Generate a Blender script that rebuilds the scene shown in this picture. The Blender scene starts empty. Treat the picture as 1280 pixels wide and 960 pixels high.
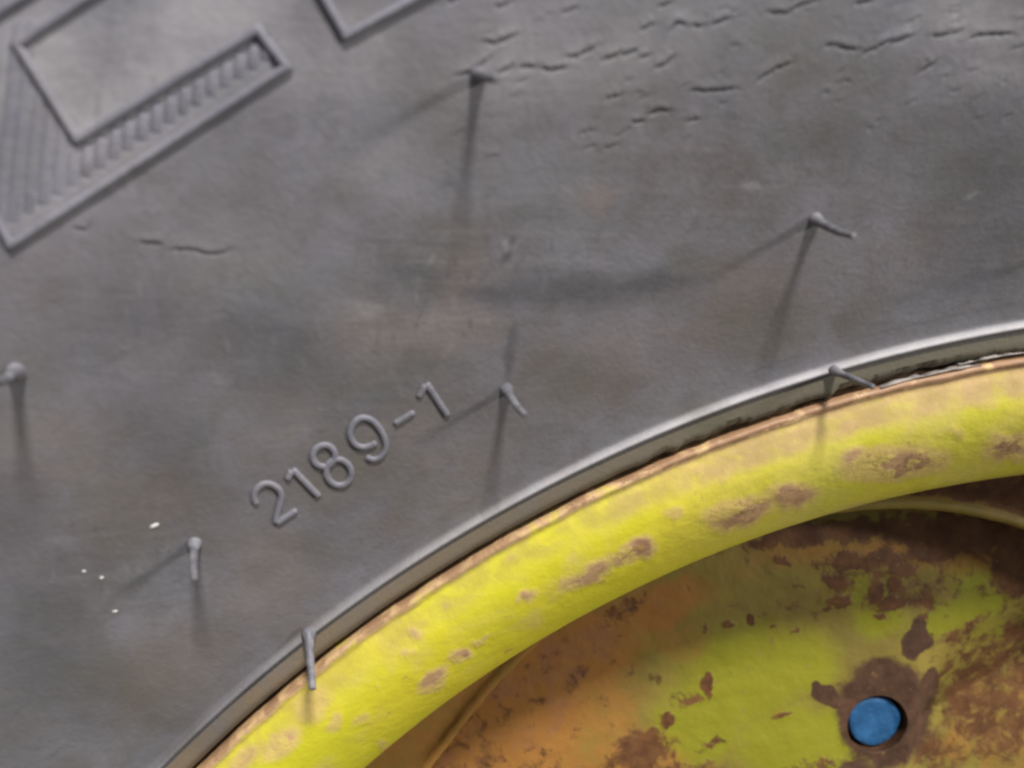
import bpy, math, random
import numpy as np
from mathutils import Vector, Matrix, noise as mnoise

random.seed(4); RNG = np.random.default_rng(7)
MM = 0.001
scn = bpy.context.scene
COL = scn.collection

# ------------------------------------------------------------------ camera
# wheel: axis = world Y, outer face looks to -Y, centre at the origin, all sizes in millimetres * MM
F_PX = 999.7
A = np.array([(604.2-640)/F_PX, (346.6-480)/F_PX, 1.0]); A /= np.linalg.norm(A)
CW = np.array([81.18, 158.29, 109.88])
Zw = np.array([0, -1.0, 0]); Zw = Zw-(Zw@A)*A; Zw /= np.linalg.norm(Zw)
Xw = np.cross(A, Zw)
RW = np.array([Xw, A, Zw])                       # camera frame -> world
CAM = RW@(-CW)                                   # camera position in mm
cd = bpy.data.cameras.new('camera'); cam = bpy.data.objects.new('camera', cd); COL.objects.link(cam)
right = RW@np.array([1, 0, 0.]); up = RW@np.array([0, -1., 0]); back = RW@np.array([0, 0, -1.])
M = Matrix.Identity(4)
for i in range(3):
    M[i][0] = right[i]; M[i][1] = up[i]; M[i][2] = back[i]; M[i][3] = CAM[i]*MM
cam.matrix_world = M
cd.sensor_width = 36; cd.lens = F_PX/1280*36
cd.clip_start = 0.002; cd.clip_end = 50
cd.dof.use_dof = True; cd.dof.focus_distance = 0.100; cd.dof.aperture_fstop = 20
scn.camera = cam

# ------------------------------------------------------------------ light
w = bpy.data.worlds.new('World'); scn.world = w; w.use_nodes = True
bg = w.node_tree.nodes['Background']
bg.inputs[1].default_value = 0.37
_t = w.node_tree; _c = _t.nodes.new('ShaderNodeTexCoord'); _s = _t.nodes.new('ShaderNodeSeparateXYZ'); _r = _t.nodes.new('ShaderNodeValToRGB')
_m = _t.nodes.new('ShaderNodeMapRange'); _m.inputs['From Min'].default_value = -1; _m.inputs['From Max'].default_value = 1
_t.links.new(_c.outputs['Generated'], _s.inputs[0]); _t.links.new(_s.outputs['Z'], _m.inputs['Value']); _t.links.new(_m.outputs[0], _r.inputs[0])
_r.color_ramp.elements[0].color = (.30, .29, .28, 1); _r.color_ramp.elements[1].color = (1.0, 1.02, 1.08, 1)   # dim floor below, pale roof above
_t.links.new(_r.outputs[0], bg.inputs[0])

def lamp(name, d, dist, sx, sy, power, colour):
    d = np.array(d, float); d /= np.linalg.norm(d)
    base = np.array([-10., -20., 190.])*MM
    l = bpy.data.lights.new(name, 'AREA'); l.shape = 'RECTANGLE'; l.size = sx; l.size_y = sy
    l.energy = power; l.color = colour
    o = bpy.data.objects.new(name, l); COL.objects.link(o)
    p = base+d*dist
    o.location = p
    o.rotation_euler = Vector(-d).to_track_quat('-Z', 'X').to_euler()
    return o
lamp('ceiling_lamp', (0.20, -0.74, 0.92), 3.0, 0.38, 0.40, 135, (1.0, 0.975, 0.97))
lamp('side_lamp', (0.98, -0.58, 0.34), 3.0, 0.28, 0.40, 56, (1.0, 0.98, 0.96))

scn.view_settings.view_transform = 'Standard'; scn.view_settings.look = 'None'
scn.view_settings.exposure = 0.0; scn.view_settings.gamma = 1
scn.render.engine = 'CYCLES'
scn.cycles.pixel_filter_type = 'BLACKMAN_HARRIS'; scn.cycles.filter_width = 2.2

# ------------------------------------------------------------------ profiles (radius, height towards the viewer) in mm
TYRE = np.array([
    (150, -16), (158, -13), (162, -7), (163.6, -2.2), (164.9, -1.6), (165.55, .35), (166.1, 1.05), (167.2, 1.2), (167.85, 1.25),
    (168.0, 1.5), (168.12, 1.82), (168.33, 1.92), (168.6, 1.70), (168.82, 1.36), (169.0, 1.26), (169.5, 1.36), (172, 2.3),
    (180, 5.9), (190, 10.4), (200, 14.5), (210, 17.9), (220, 20.5), (230, 22.2), (240, 23.0), (250, 22.8),
    (262, 21.0), (275, 17.0), (288, 9.0), (298, -2), (304, -16), (306, -40), (306, -80)], float)
def smooth_profile(P, n=8):
    out = []
    for i in range(len(P)-1):
        p0 = P[max(i-1, 0)]; p1 = P[i]; p2 = P[i+1]; p3 = P[min(i+2, len(P)-1)]
        d01 = np.linalg.norm(p1-p0)**.5 or 1; d12 = np.linalg.norm(p2-p1)**.5; d23 = np.linalg.norm(p3-p2)**.5 or 1
        m1 = (p2-p1)+d12*((p1-p0)/d01-(p2-p0)/(d01+d12)) if i > 0 else (p2-p1)
        m2 = (p2-p1)+d12*((p3-p2)/d23-(p3-p1)/(d12+d23)) if i < len(P)-2 else (p2-p1)
        for t in np.arange(n)/n:
            out.append((2*t**3-3*t**2+1)*p1+(t**3-2*t**2+t)*m1+(-2*t**3+3*t**2)*p2+(t**3-t**2)*m2)
    out.append(P[-1]); return np.array(out)
TS = smooth_profile(TYRE[:28])
def prof(R): return np.interp(R, TS[:, 0], TS[:, 1])

# ------------------------------------------------------------------ pixel of the photo <-> place on the wheel
def ray(px, py):
    d = RW@np.array([(px-640)/F_PX, (py-480)/F_PX, 1.0]); return d/np.linalg.norm(d)
def on_tyre(px, py, off=0.0):
    d = ray(px, py); t = np.linspace(20, 260, 2401)
    P = CAM+t[:, None]*d; g = -P[:, 1]-prof(np.hypot(P[:, 0], P[:, 2]))-off
    i = int(np.argmax(g < 0)); a, b = g[i-1], g[i]
    return CAM+(t[i-1]+(t[i]-t[i-1])*a/(a-b))*d
def on_plane(px, py, h):
    d = ray(px, py); t = (-h-CAM[1])/d[1]; return CAM+t*d
def to_px(P):
    P = np.asarray(P, float); c = (P-CAM)@RW
    return np.stack([640+F_PX*c[..., 0]/c[..., 2], 480+F_PX*c[..., 1]/c[..., 2]], -1)
def tyre_normal(p):
    R = math.hypot(p[0], p[2]); s = (prof(R+.8)-prof(R-.8))/1.6
    er = np.array([p[0]/R, 0, p[2]/R]); n = np.array([0, -1., 0])-s*er
    return n/np.linalg.norm(n)

# ------------------------------------------------------------------ helpers
def mesh_obj(name, V, F, mat, parent=None, smooth=True):
    V = np.asarray(V, float)*MM
    m = bpy.data.meshes.new(name); m.from_pydata(V.tolist(), [], [tuple(int(i) for i in f) for f in F]); m.update()
    if smooth: m.polygons.foreach_set('use_smooth', [True]*len(m.polygons))
    m.materials.append(mat)
    o = bpy.data.objects.new(name, m); COL.objects.link(o); o.parent = parent
    return o
def grid_obj(name, G, mat, parent=None, wrap=False, flip=False):
    """G: (nu, nv, 3) array of mm positions; wrap closes the v direction"""
    nu, nv = G.shape[:2]
    idx = np.arange(nu*nv).reshape(nu, nv)
    if wrap: idx = np.concatenate([idx, idx[:, :1]], 1)
    a = idx[:-1, :-1].ravel(); b = idx[1:, :-1].ravel(); c = idx[1:, 1:].ravel(); d = idx[:-1, 1:].ravel()
    Q = np.stack([a, b, c, d] if not flip else [d, c, b, a], 1)
    m = bpy.data.meshes.new(name)
    m.vertices.add(nu*nv); m.vertices.foreach_set('co', (G.reshape(-1, 3)*MM).ravel())
    m.loops.add(len(Q)*4); m.loops.foreach_set('vertex_index', Q.ravel())
    m.polygons.add(len(Q)); m.polygons.foreach_set('loop_start', np.arange(len(Q))*4)
    m.polygons.foreach_set('use_smooth', np.ones(len(Q), bool))
    m.update(calc_edges=True); m.validate(); m.materials.append(mat)
    o = bpy.data.objects.new(name, m); COL.objects.link(o); o.parent = parent
    return o
def attr(o, name, val):
    a = o.data.attributes.new(name, 'FLOAT', 'POINT'); a.data.foreach_set('value', np.ascontiguousarray(val, dtype=np.float32).ravel())

def vnoise(x, y, seed=0):
    """cheap smooth 2-D value noise, -1..1"""
    xi = np.floor(x).astype(int); yi = np.floor(y).astype(int); fx = x-xi; fy = y-yi
    fx = fx*fx*(3-2*fx); fy = fy*fy*(3-2*fy)
    def h(a, b):
        n = (a*374761393+b*668265263+seed*974634777) & 0xffffffff
        n = ((n ^ (n >> 13))*1274126177) & 0xffffffff
        return ((n ^ (n >> 16)) & 0xffff)/32767.5-1
    return (h(xi, yi)*(1-fx)+h(xi+1, yi)*fx)*(1-fy)+(h(xi, yi+1)*(1-fx)+h(xi+1, yi+1)*fx)*fy
def fbm(x, y, seed=0, octv=4):
    s = 0; a = 1.; tot = 0
    for k in range(octv): s = s+a*vnoise(x*2**k, y*2**k, seed+k*17); tot += a; a *= .55
    return s/tot
def blobs(pp, L, seed=3, warp=9.0, scale=26.0):
    """soft patches of wear and of painted light and shade: (x, y, rx, ry, tilt degrees, strength) -> 0..1, ragged outlines"""
    x, y = pp[..., 0], pp[..., 1]
    wx = x+warp*fbm(x/scale, y/scale, seed); wy = y+warp*fbm(x/scale, y/scale, seed+50)
    out = np.zeros(x.shape)
    for (bx, by, rx, ry, ang, s) in L:
        c, q = math.cos(math.radians(ang)), math.sin(math.radians(ang))
        u = ((wx-bx)*c+(wy-by)*q)/rx; v = (-(wx-bx)*q+(wy-by)*c)/ry
        d = np.sqrt(u*u+v*v); out = np.maximum(out, s*np.clip(1.5-d, 0, 1))
    return out

# ------------------------------------------------------------------ materials
def new_mat(name):
    m = bpy.data.materials.new(name); m.use_nodes = True
    nt = m.node_tree; b = nt.nodes['Principled BSDF']; return m, nt, b
class NB:
    def __init__(s, nt): s.nt = nt; s.tc = nt.nodes.new('ShaderNodeTexCoord').outputs['Object']
    def noise(s, scale, detail=5, rough=.55, dist=0.0, vec=None):
        n = s.nt.nodes.new('ShaderNodeTexNoise'); n.inputs['Scale'].default_value = scale
        n.inputs['Detail'].default_value = detail; n.inputs['Roughness'].default_value = rough
        n.inputs['Distortion'].default_value = dist
        s.nt.links.new(vec or s.tc, n.inputs['Vector']); return n.outputs['Fac']
    def stretch(s, sx, sy, sz, rot=(0, 0, 0)):
        n = s.nt.nodes.new('ShaderNodeMapping'); n.inputs['Scale'].default_value = (sx, sy, sz); n.inputs['Rotation'].default_value = rot
        s.nt.links.new(s.tc, n.inputs['Vector']); return n.outputs[0]
    def attr(s, name):
        n = s.nt.nodes.new('ShaderNodeAttribute'); n.attribute_name = name; return n.outputs['Fac']
    def ramp(s, fac, a, b, lo=0.0, hi=1.0):
        n = s.nt.nodes.new('ShaderNodeMapRange'); n.clamp = True; n.interpolation_type = 'SMOOTHSTEP'
        n.inputs['From Min'].default_value = a; n.inputs['From Max'].default_value = b
        n.inputs['To Min'].default_value = lo; n.inputs['To Max'].default_value = hi
        s.nt.links.new(fac, n.inputs['Value']); return n.outputs['Result']
    def math(s, op, a, b):
        n = s.nt.nodes.new('ShaderNodeMath'); n.operation = op
        for i, v in enumerate((a, b)):
            if isinstance(v, (int, float)): n.inputs[i].default_value = v
            else: s.nt.links.new(v, n.inputs[i])
        return n.outputs[0]
    def mix(s, fac, a, b):
        n = s.nt.nodes.new('ShaderNodeMix'); n.data_type = 'RGBA'
        if isinstance(fac, (int, float)): n.inputs[0].default_value = fac
        else: s.nt.links.new(fac, n.inputs[0])
        for i, v in ((6, a), (7, b)):
            if isinstance(v, tuple): n.inputs[i].default_value = v+(1,)
            else: s.nt.links.new(v, n.inputs[i])
        return n.outputs[2]
    def bump(s, h, dist, strength=1.0, nrm=None):
        n = s.nt.nodes.new('ShaderNodeBump'); n.inputs['Distance'].default_value = dist; n.inputs['Strength'].default_value = strength
        s.nt.links.new(h, n.inputs['Height'])
        if nrm: s.nt.links.new(nrm, n.inputs['Normal'])
        return n.outputs[0]
    def link(s, a, b): s.nt.links.new(a, b)

def rubber(name, tone=1.0, use_attr=True):
    m, nt, b = new_mat(name); N = NB(nt)
    T = lambda r, g, bl: (r*tone*.90, g*tone*.90, bl*tone*.95)
    col = N.mix(N.ramp(N.noise(55, 6, .6, .3), .36, .66), T(.160, .156, .172), T(.228, .222, .240))
    col = N.mix(N.ramp(N.noise(130, 4, .6), .50, .72, 0, .45), col, T(.225, .205, .185))           # fine brown dust
    col = N.mix(N.ramp(N.noise(90, 4, .6, .5, N.stretch(1, 1, 1, (0, .3, 1))), .55, .75, 0, .35), col, T(.15, .155, .13))
    sp = N.ramp(N.noise(900, 3, .6), .66, .74, 0, .35)
    col = N.mix(sp, col, T(.33, .32, .31))
    mot = N.ramp(N.noise(420, 5, .7, .8), .38, .66, 0, .34)
    col = N.mix(mot, col, T(.245, .235, .24))
    mo2 = N.ramp(N.noise(300, 5, .7, 1.2, N.stretch(1, 1, 1.8, (0, .5, 0))), .50, .66, 0, .40)
    col = N.mix(mo2, col, T(.11, .106, .108))
    if use_attr:
        col = N.mix(N.math('MULTIPLY', N.attr('warm_shade'), N.ramp(N.noise(140, 5, .65, .6), .3, .65, .45, 1.0)), col, N.mix(N.ramp(N.noise(75, 4, .6), .4, .6), (.108, .101, .090), (.116, .101, .090)))
        col = N.mix(N.math('MULTIPLY', N.attr('dirt'), N.ramp(N.noise(230, 5, .65), .3, .62, .45, 1.0)), col, (.205, .165, .140))
        col = N.mix(N.math('MULTIPLY', N.attr('stain'), N.ramp(N.noise(230, 5, .65), .3, .62, .5, 1.0)), col, (.195, .14, .085))
        col = N.mix(N.math('MULTIPLY', N.attr('dust_light'), N.ramp(N.noise(160, 5, .65), .3, .65, .3, 1.0)), col, (.33, .318, .325))
        col = N.mix(N.math('MULTIPLY', N.attr('ridge_light'), N.ramp(N.noise(260, 4, .6), .3, .6, .75, 1.0)), col, (.40, .385, .38))
        col = N.mix(N.math('MULTIPLY', N.attr('smudge_shade'), N.ramp(N.noise(200, 4, .6), .3, .6, .6, 1.0)), col, (.070, .069, .075))
        for k_, (a_, b_) in enumerate(((60, 900), (900, 60))):
            v_ = N.stretch(a_, a_, b_, (0, .12, 0))
            col = N.mix(N.math('MULTIPLY', N.attr('scuff'), N.ramp(N.noise(1, 4, .6, .3, v_),   .56, .72, 0, .35)), col, (.25, .235, .225))
            col = N.mix(N.math('MULTIPLY', N.attr('scuff'), N.ramp(N.noise(1, 4, .6, .3, v_), .44, .30, 0, .5)), col, (.09, .085, .088))
        col = N.mix(N.attr('grime_shade'), col, (.095, .084, .055))
    N.link(col, b.inputs['Base Color'])
    N.link(N.ramp(N.noise(120, 4), .3, .7, .52, .70), b.inputs['Roughness'])
    b.inputs['Specular IOR Level'].default_value = .42
    h1 = N.bump(N.noise(420, 5, .6), .00018, .25)
    h2 = N.bump(N.noise(1700, 4, .6), .00015, .4, h1)
    st = N.stretch(120, 400, 520, (0, -.45, 0))
    h3 = N.bump(N.noise(1, 5, .6, .2, st), .00006, .2, h2)
    N.link(h3, b.inputs['Normal'])
    return m
M_TYRE = rubber('tyre_rubber')
M_RELIEF = rubber('raised_rubber', 1.12, False)
M_HAIR, nt, b = new_mat('vent_rubber'); N = NB(nt)
N.link(N.mix(N.ramp(N.noise(700, 4), .4, .65), (.11, .107, .12), (.20, .195, .21)), b.inputs['Base Color'])
b.inputs['Roughness'].default_value = .5
N.link(N.bump(N.noise(1500, 3), .0002, .5), b.inputs['Normal'])

def yellow_paint(name):
    m, nt, b = new_mat(name); N = NB(nt)
    col = N.mix(N.ramp(N.noise(42, 4, .5), .38, .62), (.70, .61, .034), (.645, .605, .028))
    col = N.mix(N.ramp(N.noise(95, 5, .6, .4), .50, .72, 0, .55), col, (.66, .51, .17))            # chalky faded paint
    col = N.mix(N.math('MULTIPLY', N.attr('fade'), N.ramp(N.noise(120, 4, .6), .3, .62, .25, 1)), col, (.72, .58, .20))
    # pinkish brown worn-through patches
    wear = N.math('MULTIPLY', N.attr('wear'), N.ramp(N.noise(240, 4, .55), .30, .56))
    col = N.mix(N.ramp(N.attr('wear'),   .10, .60, 0, .65), col, (.68, .46, .20))
    col = N.mix(N.ramp(wear, .45, .85), col, (.53, .33, .17))
    col = N.mix(N.ramp(N.math('MULTIPLY', N.attr('wear'), N.ramp(N.noise(330, 4, .6), .42, .64)), .5, .9, 0, .8), col, (.38, .205, .13))
    spots = N.ramp(N.noise(330, 5, .55), .665, .72, 0, .7)
    col = N.mix(spots, col, (.48, .30, .08))
    edge = N.attr('edge')
    e2 = N.math('MULTIPLY', edge, N.ramp(N.noise(240, 6, .65, .5), .25, .60, .35, 1))
    col = N.mix(N.ramp(e2, .15, .75), col, (.55, .36, .18))
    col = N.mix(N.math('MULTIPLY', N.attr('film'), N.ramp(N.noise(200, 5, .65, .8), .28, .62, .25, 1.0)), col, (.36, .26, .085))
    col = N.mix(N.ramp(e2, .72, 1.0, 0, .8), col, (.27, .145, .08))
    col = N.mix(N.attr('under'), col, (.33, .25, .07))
    N.link(col, b.inputs['Base Color'])
    N.link(N.ramp(N.noise(300, 4), .3, .7, .38, .6), b.inputs['Roughness'])
    b.inputs['Specular IOR Level'].default_value = .4
    h = N.bump(N.math('SUBTRACT', N.noise(420, 5, .6), N.math('MULTIPLY', wear, .8)), .0004, .35)
    N.link(N.bump(N.noise(110, 3, .5), .0008, .25, h), b.inputs['Normal'])
    return m
M_YEL = yellow_paint('rim_yellow_paint')

def disc_paint(name):
    m, nt, b = new_mat(name); N = NB(nt)
    col = N.mix(N.ramp(N.noise(60, 5, .6), .4, .62), (.185, .138, .028), (.235, .178, .032))
    col = N.mix(N.ramp(N.attr('lime'), .15, .85), col, (.225, .215, .013))
    och = N.math('ADD', N.attr('ochre'), N.math('MULTIPLY', N.math('SUBTRACT', N.noise(170, 6, .65, .4), .5), 1.1))
    col = N.mix(N.ramp(och, .12, .82), col, (.31, .140, .030))
    och2 = N.math('ADD', N.attr('ochre'), N.math('MULTIPLY', N.math('SUBTRACT', N.noise(260, 6, .7, .6), .5), 1.6))
    col = N.mix(N.ramp(och2, .80, 1.15), col, (.28, .125, .045))
    rf = N.math('ADD', N.attr('rust_shade'), N.math('MULTIPLY', N.math('SUBTRACT', N.noise(360, 6, .68, .4), .5), 1.7))
    col = N.mix(N.ramp(rf, .32, .66), col, N.mix(N.ramp(N.noise(300, 5, .6), .35, .65), (.090, .036, .013), (.155, .068, .024)))
    rf2 = N.math('ADD', N.attr('rustring'), N.math('MULTIPLY', N.math('SUBTRACT', N.noise(300, 6, .65), .5), .5))
    col = N.mix(N.ramp(rf2, .38, .58), col, N.mix(N.ramp(N.noise(350, 5, .6), .35, .65), (.055, .027, .014), (.09, .044, .024)))
    fl = N.ramp(N.noise(620, 5, .6), .64, .70, 0, .6)
    col = N.mix(fl, col, (.24, .14, .05))
    N.link(col, b.inputs['Base Color'])
    b.inputs['Roughness'].default_value = .62; b.inputs['Specular IOR Level'].default_value = .3
    hh = N.math('SUBTRACT', N.noise(330, 6, .65), N.math('MULTIPLY', N.ramp(rf, .32, .66), .5))
    N.link(N.bump(N.noise(90, 3, .5), .0012, .35, N.bump(hh, .0005, .4)), b.inputs['Normal'])
    return m
M_DISC = disc_paint('disc_rusty_paint')

def simple(name, c1, c2, sc, rough, bd=.0004):
    m, nt, b = new_mat(name); N = NB(nt)
    N.link(N.mix(N.ramp(N.noise(sc, 5, .6), .38, .64), c1, c2), b.inputs['Base Color'])
    b.inputs['Roughness'].default_value = rough; N.link(N.bump(N.noise(sc*2, 5, .6), bd, .6), b.inputs['Normal']); return m
M_BLUE = simple('blue_plastic', (.010, .068, .165), (.022, .105, .24), 260, .5, .0005)
M_HOLE = simple('hole_steel', (.03, .022, .02), (.07, .045, .03), 400, .7)
M_CRUMB = simple('pale_grit', (.50, .48, .45), (.66, .64, .61), 900, .6)
M_FLASH = simple('bead_flash_rubber', (.20, .17, .15), (.34, .30, .27), 500, .6)
M_WELL = simple('well_rust', (.15, .075, .04), (.30, .16, .07), 260, .7, .001)

# ------------------------------------------------------------------ the wheel
def empty(name, parent=None):
    o = bpy.data.objects.new(name, None); o.empty_display_size = .02; COL.objects.link(o); o.parent = parent; return o
wheel = empty('wheel')
wheel['label'] = 'yellow rusty steel wheel with a weathered grey rubber tyre moulded 2189-1'
wheel['category'] = 'wheel'

# --- tyre: one lathe grid, fine where it is seen, coarse round the rest
vis_px = [(0, 0), (1280, 0), (0, 960), (1280, 395), (200, 960), (640, 0), (0, 480)]
th = [math.degrees(math.atan2(on_tyre(*p)[0], on_tyre(*p)[2])) for p in vis_px]
rr = [math.hypot(on_tyre(*p)[0], on_tyre(*p)[2]) for p in vis_px]
t0, t1, rmax = min(th)-3, max(th)+3, max(rr)+3
print('theta', t0, t1, 'R', rmax)
dens = [(150, 163, 8), (163, 171.5, 52), (171.5, min(rmax, 289), int((min(rmax, 289)-171.5)/.14))]
Rs = np.concatenate([np.linspace(a, c, n, endpoint=False) for a, c, n in dens])
dth = .14/215*180/math.pi
ths = np.concatenate([np.arange(t0, t1, dth), np.arange(t1, t1+25, .4), np.arange(t1+25, t0+335, 1.5), np.arange(t0+335, t0+360, .4)])
prof_tail = smooth_profile(TYRE[24:])[1:]
tail = prof_tail[prof_tail[:, 0] > Rs[-1]] if True else None
k = int(np.argmax(prof_tail[:, 0] > Rs[-1]+.3)); tail = prof_tail[k:]
RR = np.concatenate([Rs, tail[:, 0]]); HH = np.concatenate([prof(Rs), tail[:, 1]])
RG, TG = np.meshgrid(RR, np.radians(ths), indexing='ij'); HG = np.repeat(HH[:, None], len(ths), 1)
P0 = np.stack([RG*np.sin(TG), -HG, RG*np.cos(TG)], -1)
PX = to_px(P0)
seen = RG > 163

CRACKS = [
 [(602,50),(616,53),(630,48),(647,42)], [(569,94),(586,91),(600,81),(614,70)], [(622,93),(632,87),(641,80)], [(650,83),(660,83),(670,81)],
 [(675,83),(689,87),(710,83)], [(708,70),(724,69),(735,62),(747,56)], [(752,75),(764,70),(776,64)], [(777,69),(788,65),(798,59)], [(801,71),(812,68)],
 [(818,83),(834,78),(843,69)], [(619,7),(630,6),(641,0)], [(704,15),(722,9)], [(801,36),(818,29)], [(825,8),(841,0)], [(837,39),(846,28),(858,30)],
 [(757,123),(778,117)], [(811,143),(820,138),(839,137)], [(790,153),(806,150)], [(867,32),(879,31)], [(890,30),(915,20)],
 [(957,15),(985,16),(997,6),(1023,0)], [(1069,4),(1090,0)], [(1031,57),(1048,55)], [(1048,59),(1073,61)], [(1078,67),(1099,57),(1115,49)],
 [(1115,53),(1141,44)], [(1166,44),(1191,42),(1202,36)], [(1213,48),(1225,42),(1267,42)], [(862,112),(892,113),(921,110)],
 [(945,101),(968,86),(993,76)], [(1149,91),(1170,76)], [(858,151),(875,148)], [(560,2),(575,-4)], [(730,186),(745,181)], [(756,185),(775,178)],
 [(175,301),(202,304)], [(210,311),(240,311),(265,317),(276,316),(292,310)], [(90,283),(108,287),(112,278)]]
STR = {35: .7, 36: .6, 37: .5, 15: .6, 31: .6, 22: .6, 33: .4, 34: .4, 11: .6}
for _ in range(70):                                   # finer weather checking between the larger cracks
    cx_ = random.uniform(560, 1275); cy_ = random.uniform(-5, 205)*(1-.25*(cx_-560)/715)
    l_ = random.uniform(5, 16); a_ = math.radians(random.uniform(-40, -5))
    STR[len(CRACKS)] = random.uniform(.12, .38)
    CRACKS.append([(cx_, cy_), (cx_+l_*.5*math.cos(a_), cy_+l_*.5*math.sin(a_)+random.uniform(-2, 2)), (cx_+l_*math.cos(a_), cy_+l_*math.sin(a_))])
disp = np.zeros(RG.shape); crack_mask = np.zeros(RG.shape)
sx, sy = PX[..., 0], PX[..., 1]
sub = seen
for ci, c in enumerate(CRACKS):
    s_ = STR.get(ci, .75)
    pts = []
    for a, b_ in zip(c[:-1], c[1:]):
        n = max(2, int(math.hypot(b_[0]-a[0], b_[1]-a[1])/5))
        for i in range(n): t = i/n; pts.append((a[0]+(b_[0]-a[0])*t+random.uniform(-.7, .7), a[1]+(b_[1]-a[1])*t+random.uniform(-1.2, 1.2)))
    pts.append(c[-1]); pts = np.array(pts, float)
    x0, y0 = pts.min(0)-30; x1, y1 = pts.max(0)+30
    ii = np.where(sub & (sx > x0) & (sx < x1) & (sy > y0) & (sy < y1))
    X = sx[ii]; Y = sy[ii]; best = np.full(X.shape, 1e9); sg = np.zeros(X.shape); al = np.zeros(X.shape)
    L = len(pts)-1
    for i in range(L):
        a, b_ = pts[i], pts[i+1]; v = b_-a; l2 = v@v
        t = np.clip(((X-a[0])*v[0]+(Y-a[1])*v[1])/l2, 0, 1)
        dx = X-a[0]-t*v[0]; dy = Y-a[1]-t*v[1]; d = np.hypot(dx, dy)
        m_ = d < best; best[m_] = d[m_]; sg[m_] = np.where(v[0]*dy[m_]-v[1]*dx[m_] < 0, 1, -1); al[m_] = (i+t[m_])/L
    d = best; env = np.clip(np.minimum(al, 1-al)*4+.35, 0, 1)
    upper = .12*np.exp(-(d/10)**2)*(sg > 0)
    lower = -.26*np.exp(-(d/1.9)**2)*(sg <= 0)-.03*np.exp(-(d/8)**2)*(sg <= 0)
    upper = upper*np.clip((d-0.0)/2.2, 0, 1)
    disp[ii] += s_*env*(upper+lower)
    crack_mask[ii] = np.maximum(crack_mask[ii], s_*env*np.exp(-(d/1.9)**2))
arc = RG*TG
disp += np.where(seen, +.07*fbm(arc/14, RG/9, 5, 3)+.010*fbm(arc/2.6, RG/1.3, 9, 3), 0)
# wrinkled, wavy rubber near the top of the sidewall
wr = np.clip((RG-205)/15, 0, 1)*np.clip((sx-480)/250, 0, 1)
disp += np.where(seen, wr*.05*fbm(arc/6-RG/7, RG/1.9, 21, 3), 0)
onridge = (RG > 167.6) & (RG < 171)
disp = np.where(onridge & seen, disp*.4, disp)
HG2 = HG+disp
# ragged bead where the rubber meets the rim, worse to the right
rag = np.where(seen & (RG < 166.4) & (RG > 163.4), np.clip((sx-740)/150, .1, 1)*(.55*fbm(arc/2.2, arc*0+3, 31, 4)), 0)
G = np.stack([(RG-rag)*np.sin(TG), -HG2, (RG-rag)*np.cos(TG)], -1)
tyre = grid_obj('tyre', G, M_TYRE, wheel, wrap=True)
flat = PX
dirt = blobs(flat, [(575,355,32,62,5,.5), (560,410,60,28,0,.6), (745,250,26,20,0,.6), (345,520,60,70,-30,.3), (470,560,120,40,-35,.35),
    (560,600,90,60,-30,.32), (930,380,120,60,-20,.4), (330,720,70,60,0,.38), (220,830,70,60,0,.35), (80,560,80,50,0,.3), (160,610,60,40,0,.3),
    (800,430,130,60,-20,.35), (1100,330,100,40,-15,.2), (460,410,60,50,0,.35), (60,350,60,70,0,.2)])
bandm = np.clip((167.9-RG)/.5, 0, 1)
left = np.clip((1000-sx)/700, 0, 1)
stain = np.where(seen, np.maximum(dirt*0, bandm*(.70+.35*left+.25*fbm(arc/7, RG, 71, 3))), 0)
dust_light = blobs(flat, [(60,90,75,90,0,.8), (180,120,150,60,-33,.8), (420,60,120,60,0,.45), (700,60,200,60,-10,.35), (1230,30,80,40,0,.5),
    (1250,90,60,20,0,.35), (260,20,140,60,-30,.7), (30,240,60,50,0,.6), (490,210,60,50,0,.25), (300,330,60,50,0,.2), (1185,15,16,30,10,.5),
    (935,232,9,5,0,.6), (1218,243,9,4,-20,.5), (455,385,20,10,0,.4), (540,325,4,9,30,.7), (637,305,8,8,0,.5)], seed=14)
ridge_light = np.where(seen, np.exp(-((RG-168.45)/.38)**4)*np.clip((sx-100)/800, .1, 1), 0)  # ridge crest paler towards the right: a highlight painted into the colour
scuff = np.where(seen, blobs(flat, [(540,370,100,80,0,1.0), (330,440,110,60,0,.5), (900,220,160,60,-10,.5), (680,300,80,60,0,.6), (450,520,100,40,-30,.5), (150,700,120,80,0,.5), (700,120,160,60,0,.35), (120,120,110,60,-30,.45), (1120,300,110,50,0,.5), (230,380,100,60,0,.5)], seed=61)+.15, 0)
dust_light = np.where(seen, dust_light, 0)  # pale spots; broad top-left patches paint in the stronger light up there
smud_shade = blobs(flat, [(330,440,90,70,0,.5), (812,356,62,14,-8,.8), (715,364,100,20,1,.72), (610,368,60,12,2,.6), (500,345,90,24,3,.5), (640,440,7,32,8,.9), (632,318,6,12,30,.8), (60,800,60,120,10,.4),
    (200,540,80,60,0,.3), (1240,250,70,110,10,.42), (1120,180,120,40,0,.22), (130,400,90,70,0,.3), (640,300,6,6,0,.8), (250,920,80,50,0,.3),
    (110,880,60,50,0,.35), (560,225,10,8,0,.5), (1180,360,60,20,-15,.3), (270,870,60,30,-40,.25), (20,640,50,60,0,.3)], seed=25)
smud_shade = np.where(seen, np.maximum(smud_shade, np.clip(crack_mask*.8, 0, .8)), 0)  # dark smears and cracks; hair shadows are also carried on in this colour
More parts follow.
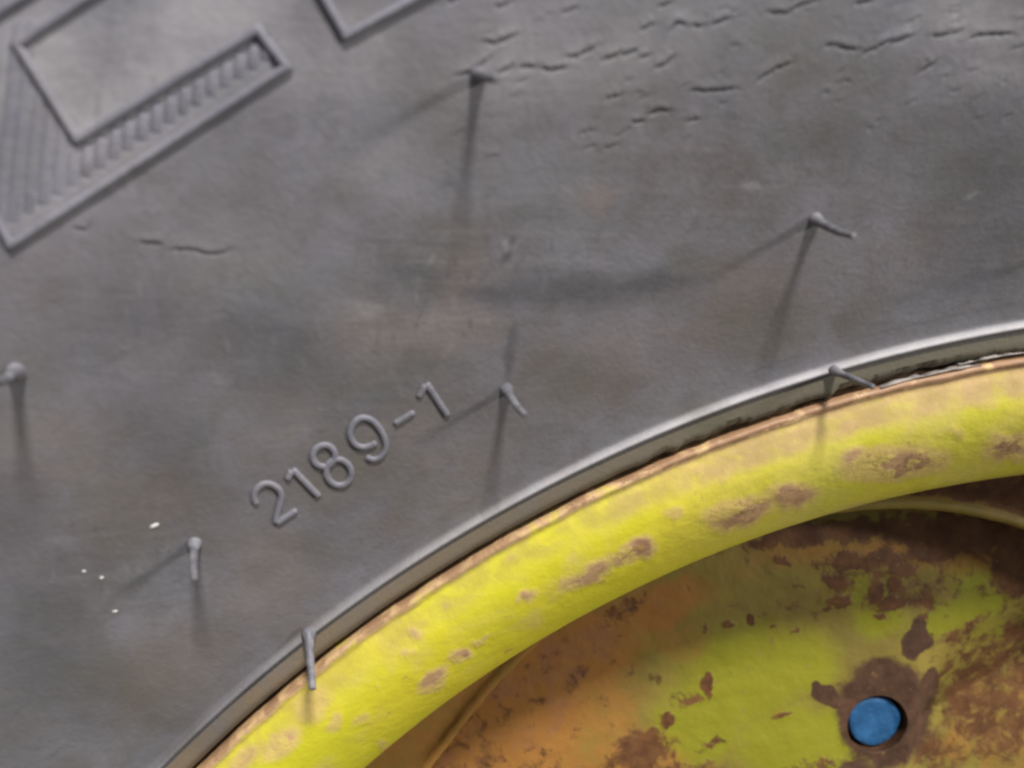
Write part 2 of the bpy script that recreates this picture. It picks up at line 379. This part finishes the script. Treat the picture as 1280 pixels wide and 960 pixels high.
grime_shade = np.where(seen, bandm*(1-left*.8)*.9+blobs(flat, [(940,400,60,40,0,.35), (880,520,30,20,0,.3), (700,470,60,40,0,.3), (430,580,60,40,-35,.35), (180,860,80,40,0,.3), (560,130,40,70,0,.15)], seed=41), 0)  # olive grime along the bead, with the ridge's shadow darkened into it
warm_shade = np.where(seen, np.clip((232-RG)/40, 0, .9)*np.clip(.75+.6*fbm(sx/110, sy/80, 33, 3), 0, 1), 0)  # lower sidewall browner, and darkened in colour to deepen its shading
attr(tyre, 'warm_shade', warm_shade); attr(tyre, 'dirt', np.where(seen, dirt, 0)); attr(tyre, 'stain', stain); attr(tyre, 'dust_light', dust_light); attr(tyre, 'ridge_light', ridge_light); attr(tyre, 'scuff', np.clip(scuff, 0, 1)); attr(tyre, 'smudge_shade', smud_shade); attr(tyre, 'grime_shade', np.clip(grime_shade, 0, 1))

# --- strips of raised rubber laid on the sidewall
def resample(pts, step):
    out = []
    for a, b_ in zip(pts[:-1], pts[1:]):
        n = max(1, int(math.hypot(b_[0]-a[0], b_[1]-a[1])/step))
        for i in range(n): t = i/n; out.append((a[0]+(b_[0]-a[0])*t, a[1]+(b_[1]-a[1])*t))
    out.append(pts[-1]); return out
def catmull(pts, n=9, closed=False):
    P = [np.array(p, float) for p in pts]; out = []
    N_ = len(P); rng = range(N_ if closed else N_-1)
    for i in rng:
        g = (lambda j: P[j % N_]) if closed else (lambda j: P[min(max(j, 0), N_-1)])
        p0, p1, p2, p3 = g(i-1), g(i), g(i+1), g(i+2)
        for t in np.arange(n)/n:
            out.append(tuple(.5*((2*p1)+(-p0+p2)*t+(2*p0-5*p1+4*p2-p3)*t*t+(-p0+3*p1-3*p2+p3)*t**3)))
    out.append(tuple(P[0] if closed else P[-1])); return out
def strip(name, px, width, height, parent, mat, closed=False, sect='box', lift=0.0):
    C_ = [on_tyre(x, y) for x, y in px]
    if closed: C_ = C_[:-1]
    n = len(C_)
    if sect == 'box': S = [(-.60, -.5), (-.56, .30), (-.50, .72), (-.38, .96), (-.15, 1.03), (.15, 1.03), (.38, .96), (.50, .72), (.56, .30), (.60, -.5)]
    else: S = [(-.62, -.5), (-.52, .25), (-.36, .72), (-.15, .97), (.15, .97), (.36, .72), (.52, .25), (.62, -.5)]
    V = []
    cum = np.concatenate([[0], np.cumsum([np.linalg.norm(C_[i+1]-C_[i]) for i in range(n-1)])])
    taper = 0 if (closed or name == 'raised_border') else (3.2 if name == 'raised_rib' else .5*width)
    for i in range(n):
        if closed: a, b_ = C_[i-1], C_[(i+1) % n]
        else: a, b_ = C_[max(i-1, 0)], C_[min(i+1, n-1)]
        nrm = tyre_normal(C_[i])
        t1 = C_[i]-a; t2 = b_-C_[i]
        l1, l2 = np.linalg.norm(t1), np.linalg.norm(t2)
        t1 = t1/l1 if l1 > 1e-6 else t2/l2; t2 = t2/l2 if l2 > 1e-6 else t1
        tt = t1+t2; tt /= np.linalg.norm(tt); side = np.cross(nrm, tt); side /= np.linalg.norm(side)
        if taper:
            dist_ = min(cum[i], cum[-1]-cum[i]); q_ = min(dist_/taper, 1); endf = math.sqrt(max(0, 1-(1-q_)**2))*.97+.03
        else: endf = 1.0
        k_ = 1/max(.45, abs(np.cross(nrm, t1)@side))
        wob = 1+.07*mnoise.noise(Vector(C_[i]*.6)); hob = 1+.10*mnoise.noise(Vector(C_[i]*.5+9))
        for sx_, sh in S:
            e = .0
            V.append(C_[i]+side*sx_*width*k_*wob*(endf if name != 'raised_rib' else 1)+nrm*((sh if sh < 0 else sh*endf)*height*hob-(1-endf)*.06+lift))
    m_ = len(S); F = []
    for i in range(n if closed else n-1):
        j = (i+1) % n
        for q in range(m_-1): F.append((i*m_+q, i*m_+q+1, j*m_+q+1, j*m_+q))
    if not closed:
        F.append(tuple(range(m_))); F.append(tuple(reversed(range((n-1)*m_, n*m_))))
    o = mesh_obj(name, V, F, mat, parent)
    return o
strip('raised_border', resample([(330,-150), (22,56), (97,174), (322,37), (358,84), (14,306), (-100,100)], 4), .60, .42, tyre, M_RELIEF)
strip('raised_border', resample([(345,-108), (432,45), (700,-100)], 4), .60, .42, tyre, M_RELIEF)
strip('raised_border', resample([(-120,92), (190,-108)], 4), .64, .44, tyre, M_RELIEF)
for i in range(20):                                   # the hatching of upright ribs between the borders
    x = 4+i*17.3
    bot = 300-(x-14)*(222/344)-12
    if x > 97: top = 174-(x-97)*(137/225)+10
    elif x > 22: top = 56+(x-22)*(118/75)+12
    else: top = 20
    if bot-top < 8: continue
    lean = (bot-top)*.07
    strip('raised_rib', resample([(x+lean, top), (x-lean*.3, bot)], 6), .80, .27 if x > 95 else .13, tyre, M_RELIEF, sect='round')

# --- the moulded number, traced stroke by stroke
z4 = lambda L: [(280+x/3, 440+y/3) for x, y in L]
z6 = lambda L: [(400+x/6, 460+y/6) for x, y in L]
z8 = lambda L: [(290+x/6.737, 580+y/6.737) for x, y in L]
def glyph(strokes, name='raised_digit'):
    objs = []
    first = None
    V, F = [], []
    for px, closed in strokes:
        o = strip(name, px, .53, .27, tyre, M_RELIEF, closed)
        objs.append(o)
    # join the strokes of one character into one mesh
    if len(objs) > 1:
        for o in objs:
            base = len(V); V += [tuple(v.co/MM) for v in o.data.vertices]; F += [tuple(base+i for i in p.vertices) for p in o.data.polygons]
        for o in objs:
            md = o.data; bpy.data.objects.remove(o); bpy.data.meshes.remove(md)
        mesh_obj(name, V, F, M_RELIEF, tyre)
glyph([(catmull(z8([(210,340),(190,290),(198,225),(250,172),(320,165),(390,205),(415,265),(405,330),(385,400),(368,500)])), False),
       (resample(z8([(368,500),(548,382)]), 1.5), False)])
glyph([(resample(z8([(508,38),(738,275)]), 1.5), False), (resample(z8([(508,45),(462,135)]), 1.5), False)])
def ell(cx, cy, rx, ry, ang, n=26):
    c, s = math.cos(math.radians(ang)), math.sin(math.radians(ang))
    L = [(cx+rx*math.cos(t)*c-ry*math.sin(t)*s, cy+rx*math.cos(t)*s+ry*math.sin(t)*c) for t in np.linspace(0, 2*math.pi, n+1)]
    return L
glyph([(z4(ell(375, 388, 40, 42, 60)), True), (z4(ell(430, 450, 50, 46, 60)), True)])
glyph([(catmull(z6([(425,552),(375,580),(305,590),(250,555),(225,490),(250,415),(310,372),(385,388),(445,450),(485,530),(490,605),(450,665),(395,683),(345,660)])), False)])
glyph([(resample(z6([(553,420),(712,325)]), 1.5), False)], 'raised_dash')
glyph([(resample(z6([(795,108),(962,362)]), 1.5), False), (resample(z6([(795,118),(735,222)]), 1.5), False)])

# --- vent hairs: little rubber whiskers on a low cone
def hair(base, tip, L, r=.50, bend=.25):
    B = on_tyre(*base); T_ = on_tyre(tip[0], tip[1], L*.93); n = tyre_normal(B)
    rim_row = math.hypot(B[0], B[2]) < 171
    if rim_row: T_ = on_plane(tip[0], tip[1], 1.6+L*.8); n = (T_-B)/np.linalg.norm(T_-B)*.6+np.array([0, -.4, 0]); n /= np.linalg.norm(n)
    ctrl = (B+T_)/2+n*L*.1 if rim_row else B+n*L*.55+(T_-B-n*L)*bend*.3
    V, F = [], []; NS, NR = 14, 12
    prev = None
    rows = [(-.03, r*1.7), (0.0, r*1.65), (.05, r*1.5), (.10, r*1.2), (.16, r*1.02)]+[(t, r*(1.0-.26*t)) for t in np.linspace(.22, .97, 10)]+[(.99, r*.75), (1.0, r*.35)]
    ax = np.cross(n, [1, .2, .1]); ax /= np.linalg.norm(ax)
    for t, rad in rows:
        tt = max(t, 0)
        p = (1-tt)**2*B+2*tt*(1-tt)*ctrl+tt*tt*T_
        d = 2*(1-tt)*(ctrl-B)+2*tt*(T_-ctrl); d /= np.linalg.norm(d)
        if t < 0: p = p-n*.3
        u = ax-(ax@d)*d; u /= np.linalg.norm(u); v = np.cross(d, u)
        rad *= 1+.06*mnoise.noise(Vector(p*1.3))
        for j in range(NR):
            a = 2*math.pi*j/NR; V.append(p+rad*(math.cos(a)*u+math.sin(a)*v))
    R_ = len(rows)
    for i in range(R_-1):
        for j in range(NR): k_ = (j+1) % NR; F.append((i*NR+j, i*NR+k_, (i+1)*NR+k_, (i+1)*NR+j))
    F.append(tuple((R_-1)*NR+j for j in range(NR)))
    return mesh_obj('vent_hair', V, F, M_HAIR, tyre)
for b_, t_, L, r in [((598,94),(620,98),7,.5), ((1019,274),(1068,295),7,.48), ((633,486),(656,518),7,.48), ((243,679),(243,725),7,.5),
                     ((20,464),(-14,474),7,.55), ((386,792),(391,862),6.6,.55), ((1043,464),(1092,484),7,.42), ((1375,292),(1440,290),7,.5)]:
    hair(b_, t_, L, r*.88)

# --- ragged flash of rubber along the bead
def flash(px0, px1, wmax, seed):
    n = 60; V, F = [], []
    for i in range(n):
        t = i/(n-1); x = px0[0]+(px1[0]-px0[0])*t; y = px0[1]+(px1[1]-px0[1])*t-4*math.sin(math.pi*t)*abs(px1[0]-px0[0])/120*.5
        P_ = on_plane(x, y, .35); R = math.hypot(P_[0], P_[2]); er = np.array([P_[0]/R, 0, P_[2]/R])
        wv = wmax*(math.sin(math.pi*t)**.4)*(.55+.5*float(vnoise(np.array(t*14.), np.array(seed*1.), seed)))+.02
        zz = .12*float(vnoise(np.array(t*9.), np.array(seed*1.+4), seed))
        o_ = np.array([0, -1., 0])
        for dr, dh in ((wv, -.5), (wv*.8, .12+zz), (wv*.25, .32+zz), (-wv*.15, .25+zz), (-wv*.3, -.1), (-wv*.2, -.6)): V.append(P_+er*dr+o_*dh)
    for i in range(n-1):
        for q in range(5): F.append((i*6+q, i*6+q+1, (i+1)*6+q+1, (i+1)*6+q))
    mesh_obj('bead_flash', V, F, M_FLASH, tyre)
flash((1100,484), (1226,456), .45, 3); flash((1196,456), (1300,438), .75, 5)

# --- rim: rolled flange with painted face
rim = empty('rim', wheel)
RIM = np.array([(165.4, -3.0), (165.0, -1.2), (164.8, .15), (164.55, .60), (164.25, .70), (163.9, .50), (163.5, .25), (162.6, .30), (160.0, .15), (157.0, -1.2), (154.0, -3.4),
                (151.2, -6.0), (149.0, -8.6), (147.6, -11.2), (147.0, -14.0), (147.6, -17.0), (149.5, -19.5), (152.0, -20.5)], float)
RP = smooth_profile(RIM, 5)
th_r = np.concatenate([np.arange(t0-14, t1+8, .12), np.arange(t1+8, t0-14+360, 2.0)])
RG2, TG2 = np.meshgrid(RP[:, 0], np.radians(th_r), indexing='ij'); HG3 = np.repeat(RP[:, 1][:, None], len(th_r), 1)
a2 = RG2*TG2
HG3 = HG3+.10*fbm(a2/9, HG3/5, 61, 3)*(np.abs(RG2-155) < 9); RG3 = RG2+.14*fbm(a2/3.5, a2*0+2, 63, 4)*(RG2 > 163.2)
G = np.stack([RG3*np.sin(TG2), -HG3, RG3*np.cos(TG2)], -1)
fl_ = grid_obj('rim_flange', G, M_YEL, rim, wrap=True, flip=True)
PX2 = to_px(G)
wear = blobs(PX2, [(925,640,45,16,-15,1.0), (990,618,32,14,-8,1.0), (1120,580,62,20,-6,1.0), (1075,575,22,14,0,.9), (1160,575,30,16,0,.7), (1258,560,28,16,0,1.0), (735,720,36,11,-28,1.0),
   (795,688,24,14,-20,1.0), (772,700,16,9,0,.8), (660,742,9,7,0,.9), (575,820,16,8,-30,.9), (542,852,22,11,-30,1.0), (600,798,12,5,-20,.6), (520,790,8,8,0,.7), (508,815,6,5,0,.6),
   (350,930,30,16,-40,.8), (415,905,14,9,-40,.6), (390,880,30,20,-40,.55), (845,640,12,8,0,.6), (1010,540,14,8,0,.45), (1230,505,20,8,0,.4), (690,800,10,7,0,.45), (640,700,12,7,-30,.4), (560,760,9,6,0,.5), (880,590,14,7,0,.5), (450,900,12,8,0,.5), (1110,640,40,6,-10,.5), (800,745,30,6,-28,.4), (650,745,8,5,0,.6), (480,930,7,6,0,.5), (1200,540,9,7,0,.5), (985,560,20,8,0,.3), (470,860,6,5,0,.4),(905,600,10,7,0,.35),(305,950,26,12,-45,.7)], seed=77, warp=10, scale=20)
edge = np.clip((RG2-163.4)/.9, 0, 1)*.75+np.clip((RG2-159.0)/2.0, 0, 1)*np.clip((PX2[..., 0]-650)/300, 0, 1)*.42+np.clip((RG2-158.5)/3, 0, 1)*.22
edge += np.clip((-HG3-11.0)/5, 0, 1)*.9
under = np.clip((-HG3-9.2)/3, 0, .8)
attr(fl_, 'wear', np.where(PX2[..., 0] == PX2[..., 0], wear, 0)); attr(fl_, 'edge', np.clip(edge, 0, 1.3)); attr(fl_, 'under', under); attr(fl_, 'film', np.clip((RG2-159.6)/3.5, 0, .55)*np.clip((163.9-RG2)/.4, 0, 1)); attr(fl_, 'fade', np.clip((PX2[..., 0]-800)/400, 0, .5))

# --- stamped lip of the well behind the flange (its outline is not round)
HL = -26.0
ctl = [on_plane(x, y, HL) for x, y in [(330,1300),(430,1120),(490,1030),(548,950),(590,892),(624,852),(700,780),(800,712),(900,672),(1000,648),(1060,640),(1130,634),(1200,641),(1280,662),(1400,712),(1560,800)]]
phi = np.array([math.atan2(p[0], p[2]) for p in ctl]); rad = np.array([math.hypot(p[0], p[2]) for p in ctl])
print('lip r', rad.round(1), np.degrees(phi).round(1))
o_ = np.argsort(phi); phi, rad = phi[o_], rad[o_]
def lip_r(a):
    a = (np.asarray(a)+math.pi) % (2*math.pi)-math.pi
    ph = np.concatenate([[phi[-1]-2*math.pi], phi, [phi[0]+2*math.pi]]); ra = np.concatenate([[rad[-1]], rad, [rad[0]]])
    return np.interp(a, ph, ra)
ang = np.radians(np.concatenate([np.arange(t0-16, t1+16, .15), np.arange(t1+16, t0-16+360, 1.5)]))
lr = lip_r(ang)
kk = np.hanning(61); kk /= kk.sum(); lr = np.convolve(np.concatenate([lr[-60:], lr, lr[:60]]), kk, 'same')[60:-60]
sec = [(99, 2.0), (6.5, 1.4), (3.2, .4), (2.2, .3), (1.7, .6), (1.3, .95), (.8, 1.05), (.4, .9), (.1, .4), (0, -.3), (.35, -2.2), (1.5, -9)]
G = np.zeros((len(sec), len(ang), 3))
for i, (dr, dh) in enumerate(sec):
    R = np.where(dr > 50, 151.0, lr+dr) if dr > 50 else lr+dr
    R = np.minimum(R, 151.0)
    if dr <= 50: R = R+.12*fbm(ang*60, ang*0+i, 83, 3)
    G[i] = np.stack([R*np.sin(ang), np.full(len(ang), -(HL+dh)), R*np.cos(ang)], -1)
well = grid_obj('rim_well_lip', G, M_DISC, rim, wrap=True, flip=True)
pw = to_px(G); lipmask = np.array([0, 0, 0, .2, .8, 1, 1, 1, .8, .3, 0, 0])[:, None]*np.ones(len(ang))
attr(well, 'lime', 0*lipmask); attr(well, 'ochre', .62-.35*lipmask*(pw[..., 0] > 1000)); attr(well, 'rust_shade', (1-lipmask)*.75*(pw[..., 0] > 800)); attr(well, 'rustring', 0*lipmask)

# --- the disc with its bolt hole: a star-shaped grid round the hole reaching out to the rim
HD = -33.0
hole = on_plane(1099, 908, HD); HR = 4.95
nA, nR = 900, 300
al = np.linspace(0, 2*math.pi, nA, endpoint=False)
hx, hz = hole[0], hole[2]; RO = 147.0
bq = hx*np.sin(al)+hz*np.cos(al); rm = -bq+np.sqrt(bq*bq-(hx*hx+hz*hz-RO*RO))
tt = np.linspace(0, 1, nR)**1.7
r_ = HR+(np.minimum(rm, 400)[None, :]-HR)*tt[:, None]
X = hx+r_*np.sin(al)[None, :]; Z = hz+r_*np.cos(al)[None, :]
Rh = np.hypot(X, Z)
def disc_h(X, Z, Rh, r_):
    h = np.full(X.shape, HD)
    h = h+2.6*np.exp(-((Rh-lip_r(np.arctan2(X, Z)))/7.0)**2)*0
    fa = on_plane(1135, 838, HD); fb = on_plane(1290, 742, HD); fd = (fb-fa)[[0, 2]]; fd /= np.linalg.norm(fd)
    below = (X-fa[0])*fd[1]-(Z-fa[2])*fd[0]; wx = np.clip((X-hx-5)/7, 0, 1); wx = wx*wx*(3-2*wx)
    h += -.55*wx*1.6*np.log1p(np.exp(np.clip(below/1.6, -30, 9)))          # the stamping folds back below a crease right of the hole
    h += -2.2*np.clip((Rh-126)/14, 0, 1)**1.6                      # falls away towards the rim
    h += .45*np.exp(-(r_/9.5)**4)*-1                                # seat pressed in round the hole
    h += .35*fbm(X/13, Z/13, 91, 3)+.06*fbm(X/2.2, Z/2.2, 95, 3)
    return h
H = disc_h(X, Z, Rh, r_)
G = np.stack([X, -H, Z], -1)
lead = np.stack([hx+HR*np.sin(al), -(H[0]-6.0), hz+HR*np.cos(al)], -1)[None]
chf = np.stack([hx+(HR+.0)*np.sin(al), -(H[0]-.35), hz+(HR+.0)*np.cos(al)], -1)[None]
disc = grid_obj('wheel_disc', np.concatenate([lead, chf, G], 0), M_DISC, wheel, wrap=True, flip=False)
PD = to_px(np.concatenate([lead, chf, G], 0))
lime = blobs(PD, [(930,850,95,62,-25,1.0), (990,830,60,40,-10,1.0), (870,920,55,40,0,1.0), (1000,930,90,50,0,1.0), (1100,775,38,26,0,.8), (1080,740,30,30,0,.6), (1210,760,80,24,-25,.95), (1222,722,34,26,0,.9), (1165,700,20,20,0,.4), (1240,790,50,20,-25,.5),
   (840,910,26,24,0,.8)], seed=101, warp=12, scale=34)
ochre = blobs(PD, [(520,940,120,90,0,.95), (640,880,140,110,-35,.95), (720,820,110,50,-35,1.0), (820,760,70,26,-25,.8), (760,960,90,60,0,.72), (1250,900,70,90,0,.42), (1200,930,30,30,0,.55), (740,890,80,60,0,.60), (1150,690,260,26,0,.55), (1000,690,120,20,-10,.5), (850,800,50,30,0,.35)], seed=111, warp=14, scale=30)
rust_shade = blobs(PD, [(1050,665,150,18,-6,.75), (1190,668,120,26,4,.95), (1270,705,34,48,0,.9), (880,690,70,10,-20,.5), (1080,700,70,12,-4,.75), (1160,690,40,16,0,.8), (1245,735,34,20,0,.5), (1040,725,18,8,0,.95), (1050,750,20,8,0,.95), (1035,760,8,5,0,.8),
   (1095,738,11,15,0,.95), (1128,712,20,9,0,.95), (1120,730,14,14,0,.9), (1115,755,16,10,0,.95), (1070,705,9,5,0,.6), (1100,768,8,5,0,.7), (980,700,14,6,10,.7), (912,780,8,6,0,.8), (940,775,6,6,0,.7), (968,782,4,4,0,.7), (995,790,6,5,0,.7), (880,785,4,4,0,.6),
   (885,855,10,18,0,.85), (860,870,26,18,0,.5), (835,900,12,10,0,.85), (800,940,44,30,-20,.8), (890,930,26,8,-30,.55), (860,960,60,10,0,.6), (975,893,16,5,-25,.65), (1150,775,22,12,-50,.7), (1200,790,60,8,-30,.5), (1235,820,70,16,-30,.6), (1180,740,20,10,0,.5), (770,770,60,16,-30,.5), (1205,835,60,30,-30,.35),
   (825,850,16,10,0,.5), (715,800,20,12,0,.4), (1260,860,40,20,0,.4), (1030,960,60,14,0,.5), (1220,900,90,80,0,.40), (1270,760,40,50,0,.4), (953,755,120,3,-5,.25), (1120,715,150,60,0,.42), (1245,870,100,90,0,.62), (1060,720,60,30,0,.5), (1150,745,60,30,0,.5), (1000,760,60,30,0,.3), (560,900,100,60,-40,.42), (640,950,90,40,0,.36), (1170,940,60,40,0,.5), (1270,800,50,30,-30,.65), (900,720,80,40,-20,.22), (960,800,80,60,0,.16), (700,860,140,80,-35,.3)], seed=121, warp=8, scale=13)  # rust spots; broad right-hand patches paint the disc's shaded side darker
ring = blobs(PD, [(1106,893,62,68,0,.98), (1034,873,22,12,20,.95), (1020,862,9,7,0,.9), (1146,800,15,28,12,.95), (1160,850,12,14,0,.8), (1080,960,60,20,0,.55)], seed=131, warp=10, scale=26)
insd = np.zeros(PD.shape[:2]); insd[:2] = 1
attr(disc, 'lime', np.clip(lime, 0, .95)*(1-insd)); attr(disc, 'ochre', ochre); attr(disc, 'rust_shade', np.clip(rust_shade, 0, 1)); attr(disc, 'rustring', np.maximum(ring, insd))

# --- blue plug sunk in the bolt hole
n = 48; V, F = [], []; hp = HD-1.5
rows = [(4.1, -5), (4.25, -.5), (4.2, -.15), (4.05, .02), (3.2, .0), (2.0, -.03), (.9, .0)]
for R, dh in rows:
    for j in range(n):
        a = 2*math.pi*j/n; rr_ = R*(1+.018*math.sin(3*a+.5)+.01*math.sin(7*a))
        x = hx+rr_*math.cos(a)+.0; z = hz+rr_*math.sin(a)
        crease = .16*math.exp(-((rr_*math.cos(a+.7))/.5)**2) if R < 4.2 else 0
        V.append((x, -(hp+dh-crease), z))
for i in range(len(rows)-1):
    for j in range(n): k_ = (j+1) % n; F.append((i*n+j, i*n+k_, (i+1)*n+k_, (i+1)*n+j))
F.append(tuple((len(rows)-1)*n+j for j in range(n)))
mesh_obj('blue_plug', V, F, M_BLUE, disc)
# hub barrel behind the disc closes the hole and the view past it
V = []; F = []
for j in range(n):
    a = 2*math.pi*j/n; V += [(hx+6.2*math.cos(a), -(HD-1.5), hz+6.2*math.sin(a)), (hx+6.2*math.cos(a), -(HD-9), hz+6.2*math.sin(a))]
for j in range(n): k_ = (j+1) % n; F.append((2*j, 2*k_, 2*k_+1, 2*j+1))
F.append(tuple(2*j+1 for j in range(n)))
mesh_obj('hole_sleeve', V, F, M_HOLE, disc)

# ------------------------------------------------------------------ loose pale crumbs on the tyre
def crumb(px, size, aspect, ang, label):
    P_ = on_tyre(*px); nrm = tyre_normal(P_)
    Q = RW@np.array([math.cos(ang), math.sin(ang), 0]); u = Q-(Q@nrm)*nrm; u /= np.linalg.norm(u); v = np.cross(nrm, u)
    V, F = [], []; n_ = 9; rows = [(-.3, .75), (.0, 1.0), (.35, .95), (.65, .6), (.75, .2)]
    for h_, r in rows:
        for j in range(n_):
            a = 2*math.pi*j/n_; k_ = r*(1+.22*mnoise.noise(Vector((px[0]*.1+math.cos(a), math.sin(a), h_*3))))
            V.append(u*math.cos(a)*k_*size*aspect+v*math.sin(a)*k_*size+nrm*h_*size*.9)
    for i in range(len(rows)-1):
        for j in range(n_): q = (j+1) % n_; F.append((i*n_+j, i*n_+q, (i+1)*n_+q, (i+1)*n_+j))
    F.append(tuple((len(rows)-1)*n_+j for j in range(n_)))
    o = mesh_obj('grit_crumb', V, F, M_CRUMB, None)
    o.location = P_*MM
    o['label'] = label; o['category'] = 'crumb'; o['group'] = 'pale crumbs stuck on the lower left of the tyre'
crumb((193,657), .24, 2.0, -.35, 'largest white crumb, elongated, on the tyre, highest of the pale crumbs')
crumb((105,714), .16, 1.15, 0, 'small round white crumb on the tyre, leftmost of the pale crumbs')
crumb((127,722), .16, 1.3, .1, 'small white crumb on the tyre just right of the leftmost crumb')
crumb((144,764), .14, 2.0, .0, 'dull flat greyish crumb, lowest of the pale crumbs on the tyre')
